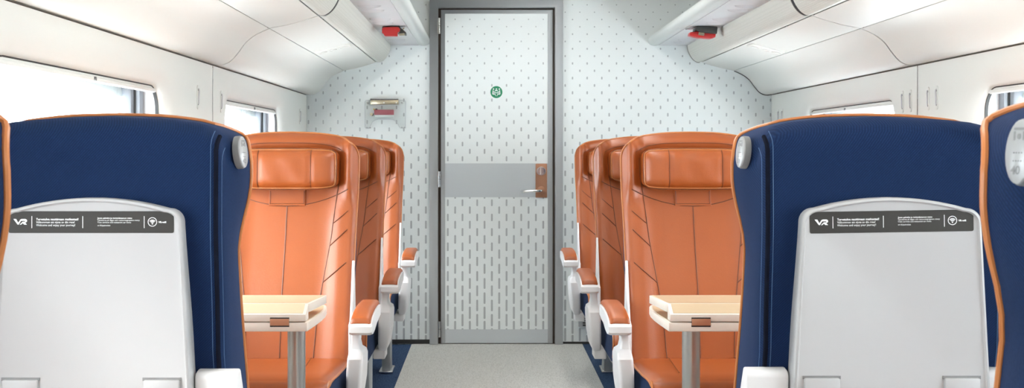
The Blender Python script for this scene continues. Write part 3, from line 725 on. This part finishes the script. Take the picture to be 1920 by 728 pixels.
def armrest(root, s_, pad_only=False):
    """aisle-side armrest on local side s_"""
    X = .236                                # inner edge of the arm
    x0, x1 = X+.018, X+.086
    xc = (x0+x1)/2
    # white body under the pad, curved down to the nose
    pr = [(.02, .630), (-.06, .633), (-.14, .630), (-.20, .623), (-.238, .612), (-.254, .600)]
    top = [p[:2] for p in catmull([(a, b, 0) for a, b in pr], 4)]
    bt = [(-.254, .582), (-.244, .574), (-.21, .570), (-.16, .574), (-.10, .586), (.02, .596)]
    b = MB()
    rings = []
    outl = top+bt
    for x, ins in ((x0, .006), (x0+.006, 0), (x1-.006, 0), (x1, .006)):
        cy = sum(p[0] for p in outl)/len(outl); cz_ = sum(p[1] for p in outl)/len(outl)
        rings.append([(s_*x, p[0]+(cy-p[0])*ins*3, p[1]+(cz_-p[1])*ins*10) for p in outl])
    b.loft(rings); body = b.build('armrest', 'white', root, angle=45)
    # leather pad following the curve
    rows = []
    w0, w1 = x0+.003, x1-.004
    for (y, z) in [p for p in top if p[1] > .606]:
        rows.append([(s_*(w0+(w1-w0)*t), y, z+.002+.0125*(1-abs(2*t-1)**9)) for t in (0, .04, .12, .3, .5, .7, .88, .96, 1)])
    pd = MB().grid(rows)
    pd.grid([[(p[0], p[1], p[2]) for p in rows[-1]], [(p[0], p[1]-.002, p[2]-.014) for p in rows[-1]]])
    pd.grid([[(p[0], p[1], p[2]) for p in rows[0]], [(p[0], p[1]+.002, p[2]-.016) for p in rows[0]]])
    pd.build('arm_pad', 'leather', root, angle=75)
    # sculpted white upright: narrow neck, leaf-shaped lower end
    secs = [(.600, .256, .286, -.225, -.120), (.575, .255, .280, -.210, -.135), (.545, .254, .278, -.205, -.135), (.526, .252, .282, -.212, -.13), (.516, .249, .292, -.228, -.11), (.500, .246, .294, -.240, -.09),
            (.46, .243, .290, -.238, -.06), (.42, .241, .286, -.228, -.04), (.385, .239, .280, -.212, -.03), (.355, .238, .274, -.19, -.02), (.338, .239, .266, -.16, -.03), (.330, .240, .260, -.13, -.05)]
    rings = []
    for z, xa, xb, ya, yb in secs:
        rr = min(xb-xa, yb-ya)*.24
        rings.append([(s_*p[0], p[1], z) for p in rrect(xb-xa, yb-ya, rr, 4, (xa+xb)/2, (ya+yb)/2)])
    MB().loft(rings).build('arm_support', 'white', root, angle=34)
    # tapering strut beside the backrest
    MB().prism([(-.03, .45), (.10, .45), (.105, .56), (.085, .70), (.075, .765), (.065, .765), (.03, .66), (.0, .58), (-.03, .57)], 'x', s_*.224, s_*.232).build('arm_strut', 'white', root, bevel=.002)
    MB().box(s_*.215, s_*.262, -.16, -.06, .305, .345).build('arm_bracket', 'housing', root, bevel=.004)
def legs(root, xs, depth=.19):
    for x in xs:
        mb = MB().prism([(-.02, .35), (.24, .35), (.24, .30), (.225, .06), (.25, .0), (.13, .0), (.13, .06), (.08, .27)], 'x', x-.022, x+.022)
        mb.build('leg', 'leg', root, bevel=.004)
        MB().box(x-.034, x+.034, .11, .265, 0, .012).build('foot', 'steel', root, bevel=.003)
    MB().box(-.21, .21, -.30, .12, .315, .348).build('seat_rail', 'leg', root, bevel=.004)
def tray(root, tilt=0, hook_side=None):
    zt, zb = 1.042, .685
    def half(z): return .150+(1.03-z)*.052
    # outline of the folded tray, seen from behind the seat
    ol = []
    for i in range(13):
        a = math.pi/2*(i/12)
        ol.append((half(1.0)-.024+.024*math.cos(a) if i < 12 else half(1.0)-.024, 1.000+.024*math.sin(a)))
    for i in range(1, 9):
        t = i/8; x = (half(1.0)-.024)*(1-t); ol.append((x, 1.024+.018*(1-(x/(half(1.0)-.024))**2)))
    right = [(half(zb), zb), (half(.85), .85)]+ol
    outl = right+[(-x, z) for x, z in right[-2::-1]]
    y0, y1 = .268, .310
    rings = []
    zc = .87
    for y, s_ in ((y0, .985), (y0+.004, 1), (y1-.006, 1), (y1-.002, .995), (y1, .985), (y1+.0005, .968), (y1-.003, .955), (y1-.0035, .945)):
        rings.append([(x*s_, y, zc+(z-zc)*(1-(1-s_)*.9)) for x, z in outl])
    tb = MB().loft(rings).build('tray_table', 'tray', root, angle=50); tb['label'] = 'folded grey tray table with a printed strip'
    ys = y1-.0035
    # hinge blocks at the lower corners
    for s_ in (-1, 1):
        MB().box(s_*.088, s_*.148, ys-.01, ys+.006, .690, .738).build('tray_hinge', 'tray', tb, bevel=.003)
        MB().box(s_*.086, s_*.150, ys-.012, ys+.0015, .736, .7415).build('hinge_gap', 'greyprint', tb, smooth=False)
    # printed strip
    mx = Matrix.Translation((0, ys, 1.0015)) @ Matrix.Rotation(tilt, 4, 'Y') @ Matrix(((-1, 0, 0, 0), (0, 0, 1, 0), (0, 1, 0, 0), (0, 0, 0, 1)))
    MB().prism(rrect(.276, .0365, .003, 3), 'z', -.002, .0006).xf(mx).build('label_strip', 'label', tb, smooth=False)
    k = .276/305.
    pm = MB()
    def put(vs_fs): pm.add([(v[0], v[1], .0009) for v in vs_fs[0]], vs_fs[1])
    def poly(pp): pm.add([(x*k, y*k, .0009) for x, y in pp], [tuple(range(len(pp)))])
    # logo: slanted V joined to an R with a cut bowl
    def lg(pp): poly([(-143.5+x*.178, (22-y)*.178*.98+.6) for x, y in pp])
    lg([(0, -8), (28, -8), (50, 32), (72, -2), (86, -8), (92, -8), (58, 46), (52, 52), (46, 52), (40, 46)])
    lg([(86, -8), (125, -8), (138, 0), (142, 12), (138, 22), (126, 30), (122, 18), (118, 12), (72, 12)])
    lg([(96, 22), (126, 22), (122, 32), (140, 52), (112, 52), (96, 36), (80, 52), (66, 52)])
    pm.xf(mx).build('logo', 'print', tb, smooth=False); pm = MB()
    for x in (-109.5, -15.5, 98): poly([(x-.5, -11), (x+.5, -11), (x+.5, 11), (x-.5, 11)])
    for i, (t, w_, bo) in enumerate((('Tervetuloa nauttimaan matkastasi!', 78, .02), ('Välkommen att njuta av din resa!', 71, 0), ('Welcome and enjoy your journey!', 72, 0))):
        put(text_fit(t, -101.5*k, (3.4-5.4*i)*k, w_*k, 3.9*k, bo))
    for i, (t, w_, bo) in enumerate((('Junan palvelut ja ravintolavaunun menu', 64, .02), ('Tjänsterna på tåget och restaurangvagnens meny', 78, 0), ('Train services and restaurant car menu', 62, 0), ('vr.fi/palvelut', 24, 0))):
        put(text_fit(t, 11.5*k, (6.2-4.0*i-(1.6 if i == 3 else 0))*k, w_*k, 2.7*k, bo))
    put(text_fit('VR-wifi', 124*k, -1.6*k, 14.5*k, 3.2*k, .03))
    pm.xf(mx).build('lettering', 'print', tb, smooth=False)['kind'] = 'stuff'; pm = MB()
    cx_, cy_ = 113.1, .3
    def arc(r0, r1, a0, a1, n, oy=0):
        for j in range(n):
            t0 = math.radians(a0+(a1-a0)*j/n); t1 = math.radians(a0+(a1-a0)*(j+1)/n)
            poly([(cx_+r0*math.cos(t0), cy_+oy+r0*math.sin(t0)), (cx_+r1*math.cos(t0), cy_+oy+r1*math.sin(t0)), (cx_+r1*math.cos(t1), cy_+oy+r1*math.sin(t1)), (cx_+r0*math.cos(t1), cy_+oy+r0*math.sin(t1))])
    arc(7.4, 8.5, 0, 360, 28)
    for r in (2.9, 4.9, 6.9): arc(r-.5, r+.6, 42, 138, 8, -3.4)
    arc(0, 1.3, 0, 360, 10, -3.4)
    pm.xf(mx).build('wifi_symbol', 'print', tb, smooth=False)['kind'] = 'stuff'
def seat_tag(root, s_, num):
    nrm = Vector((s_*.965, .25, .10)).normalized(); up = Vector((0, 0, 1)); up = (up-nrm*up.dot(nrm)).normalized(); rt = up.cross(nrm)
    c = Vector((s_*.2292, .222, 1.118))
    mx = Matrix.Translation(c) @ Matrix((rt, up, nrm)).transposed().to_4x4()
    el = lambda r, sc: [(x, y) for x, y in [(r*.0165*math.cos(2*math.pi*k/28), r*.0290*math.sin(2*math.pi*k/28)*(1.0)) for k in range(28)]]
    MB().loft([[(x, y, z) for x, y in el(r, 0)] for r, z in ((1, -.006), (1, .003), (.96, .005))]).xf(mx).build('number_plate_base', 'greyprint', root, angle=50)
    pl = MB().loft([[(x, y, z) for x, y in el(r, 0)] for r, z in ((.95, .002), (.95, .0065), (.90, .0075))]).xf(mx).build('number_plate', 'tag', root, angle=50)
    t = MB()
    vs_, fs_ = text_fit(num, -.007, -.0195, .0115, .0075, .01); t.add([(v[0], v[1], .0078) for v in vs_], fs_)
    # window / aisle pictogram at the upper end
    for a in (rrect(.013, .0022, .001, 2, -.0, .0195), rrect(.002, .008, .0009, 2, -.0055, .0135), rrect(.002, .008, .0009, 2, .0055, .0135), rrect(.0045, .005, .002, 2, 0, .013)):
        t.prism(a, 'z', .007, .0078)
    for r_ in range(2):
        for c_ in range(4): t.prism(circle(.0007, 6, -.0045+.003*c_, -.001-.007*r_), 'z', .007, .0079)
    t.xf(mx).build('plate_print', 'greyprint', pl, smooth=False)
def housing(root, s_):
    """grey bracket that wraps the lower corner of the shell"""
    pr = [(.12, .40), (.290, .40), (.290, .738), (.284, .746), (.262, .749), (.235, .70), (.17, .55)]
    for q in (-1, 1):
        xa, xb = (.168, .240) if q == s_ else (.168, .222)
        MB().prism(pr, 'x', q*xa, q*xb).build('side_bracket', 'housing', root, bevel=.004)
    MB().box(-.19, .19, .16, .275, .40, .735).build('back_housing', 'housing', root, bevel=.004)
def coat_button(root, s_):
    z = 1.146; x = s_*.178
    c = MB().loft([[(x+r*math.cos(t*math.pi/10), y, z+r*math.sin(t*math.pi/10)) for t in range(20)] for y, r in ((.26, .005), (.298, .005), (.300, .012), (.312, .0125), (.314, .0115))])
    c.build('coat_button', 'brass', root, angle=40)
def make_orange(arm_sides, leg_xs):
    root = empty('train_seat'); backrest(root); leather_lines(root); headrest(root); cushion(root)
    for s_ in arm_sides: armrest(root, s_)
    legs(root, leg_xs); return root
def make_blue(aisle, tilt, num, leg_xs):
    root = empty('train_seat'); backrest(root); leather_lines(root); headrest(root); cushion(root); tray(root, tilt)
    seat_tag(root, aisle, num); housing(root, aisle); coat_button(root, -aisle); legs(root, leg_xs); return root
def place(o, x, y, rz, label, group):
    o.location = (x, y, 0); o.rotation_euler = (0, 0, rz); tag(o, label, 'train seat', group)
LX, RX, RX2 = -.667, .680, 1.235
ROWS = [3.48, 4.435, 5.39]
HOUR[0] = False
sL = make_orange([1], [-.15, .15]); sR = make_orange([-1], [-.07]); sW = make_orange([1], [.07])
gL = 'orange single seats facing the viewer'; gR = 'orange double seats facing the viewer'
names = ['facing the folded table', 'in the middle row', 'in the last row by the end wall']
for i, y in enumerate(ROWS):
    a = sL if i == 0 else copy_tree(sL); b = sR if i == 0 else copy_tree(sR); c = sW if i == 0 else copy_tree(sW)
    place(a, LX, y, 0, 'orange leather single seat '+names[i], gL)
    place(b, RX, y, 0, 'orange leather aisle seat of the double row '+names[i], gR)
    place(c, RX2, y, 0, 'orange leather window seat of the double row '+names[i], gR)
pi = math.pi; HOUR[0] = True
bL = make_blue(-1, 0, '42', [-.15, .15]); bR = make_blue(1, math.radians(.9), '38', [.07])
place(bL, LX+.004, 2.125, pi, 'navy-backed single seat with a folded tray at the table', 'navy-backed seats facing away')
place(bR, RX, 2.14, pi, 'navy-backed aisle seat with a folded tray at the double table', 'navy-backed seats facing away')
bW = make_blue(-1, 0, '37', [-.07]); place(bW, RX2, 2.14, pi, 'navy-backed window seat with a folded tray at the double table', 'navy-backed seats facing away')
cL = make_blue(-1, 0, '44', [-.15, .15]); cR = make_blue(1, 0, '40', [.07])
place(cL, LX-.005, 1.146, pi, 'navy-backed single seat one row behind the table seats', 'navy-backed seats facing away')
place(cR, RX+.0065, 1.148, pi, 'navy-backed aisle seat with number plate 40', 'navy-backed seats facing away')

# ------------------------------------------------------------------ folding tables
def table(s_, xw, label):
    r = empty('folding_table', (0, 2.87, 0)); tag(r, label, 'table')
    yn, yf = -.11, .10
    xi = .4587; xf = .440
    def slab(pts, z0, z1, name, mat, bevel=.002):
        return MB().prism([(s_*x, y) for x, y in pts], 'z', z0, z1).build(name, mat, r, bevel=bevel)
    xo = abs(xw)-.01
    lower = [(xo, yn), (xi, yn), (.455, -.06), (.451, .0), (.448, .06), (.448, .13), (.452, .18), (.460, .21), (.475, .22), (xo, .22)]
    slab(lower, .663, .6855, 'lower_leaf', 'tedge')
    MB().prism([(s_*x, y) for x, y in [(xo, yn+.01), (xi+.008, yn+.01), (.462, -.05), (.457, .0), (.454, .06), (.454, .13), (.462, .19), (.476, .212), (xo, .212)]], 'z', .685, .6865).build('lower_top', 'wood', r, smooth=False)
    # hinge edge of the upper leaf: upright face with a sloping top
    MB().prism([(yn, .6885), (yn, .7065), (yn+.006, .7085), (-.068, .7275), (-.066, .7275), (-.066, .7), (-.066, .6885)], 'x', s_*(xi+.004), s_*xo).build('hinge_edge', 'tedge', r, bevel=.0008)
    MB().prism([(yn+.006, .7092), (-.068, .7282), (-.066, .7275), (yn+.006, .7078)], 'x', s_*(xi+.012), s_*xo).build('hinge_edge_top', 'wood', r, smooth=False)
    slab([(xo, -.064), (.461, -.064), (xf, yf), (xo, yf)], .7055, .728, 'upper_leaf', 'tedge')
    MB().prism([(s_*x, y) for x, y in [(xo, -.060), (.467, -.060), (xf+.006, yf-.004), (xo, yf-.004)]], 'z', .7275, .7288).build('upper_top', 'wood', r, smooth=False)
    hx = (.5405 if s_ > 0 else .5285)
    MB().box(s_*(hx-.0245), s_*(hx+.0245), yn-.0006, yn+.006, .675, .699).build('hinge_recess', 'dark', r, smooth=False)
    h = MB().box(s_*(hx-.024), s_*(hx+.024), yn-.003, yn+.004, .6785, .6955).build('hinge', 'copper', r, bevel=.001)
    px_ = .5355 if s_ > 0 else .505
    MB().tube([(s_*px_, .0, 0), (s_*px_, .0, .664)], .0235, 24).build('pole', 'pole', r, angle=50)
    MB().loft([[(s_*px_+rr*math.cos(t*math.pi/12), rr*math.sin(t*math.pi/12), z) for t in range(24)] for z, rr in ((0, .09), (.008, .09), (.014, .08), (.016, .03))]).build('pole_base', 'pole', r, angle=40)
table(-1, XL, 'narrow folded table with a pale top on the single seat side')
table(1, XR, 'long folded table with a wood top on the double seat side')
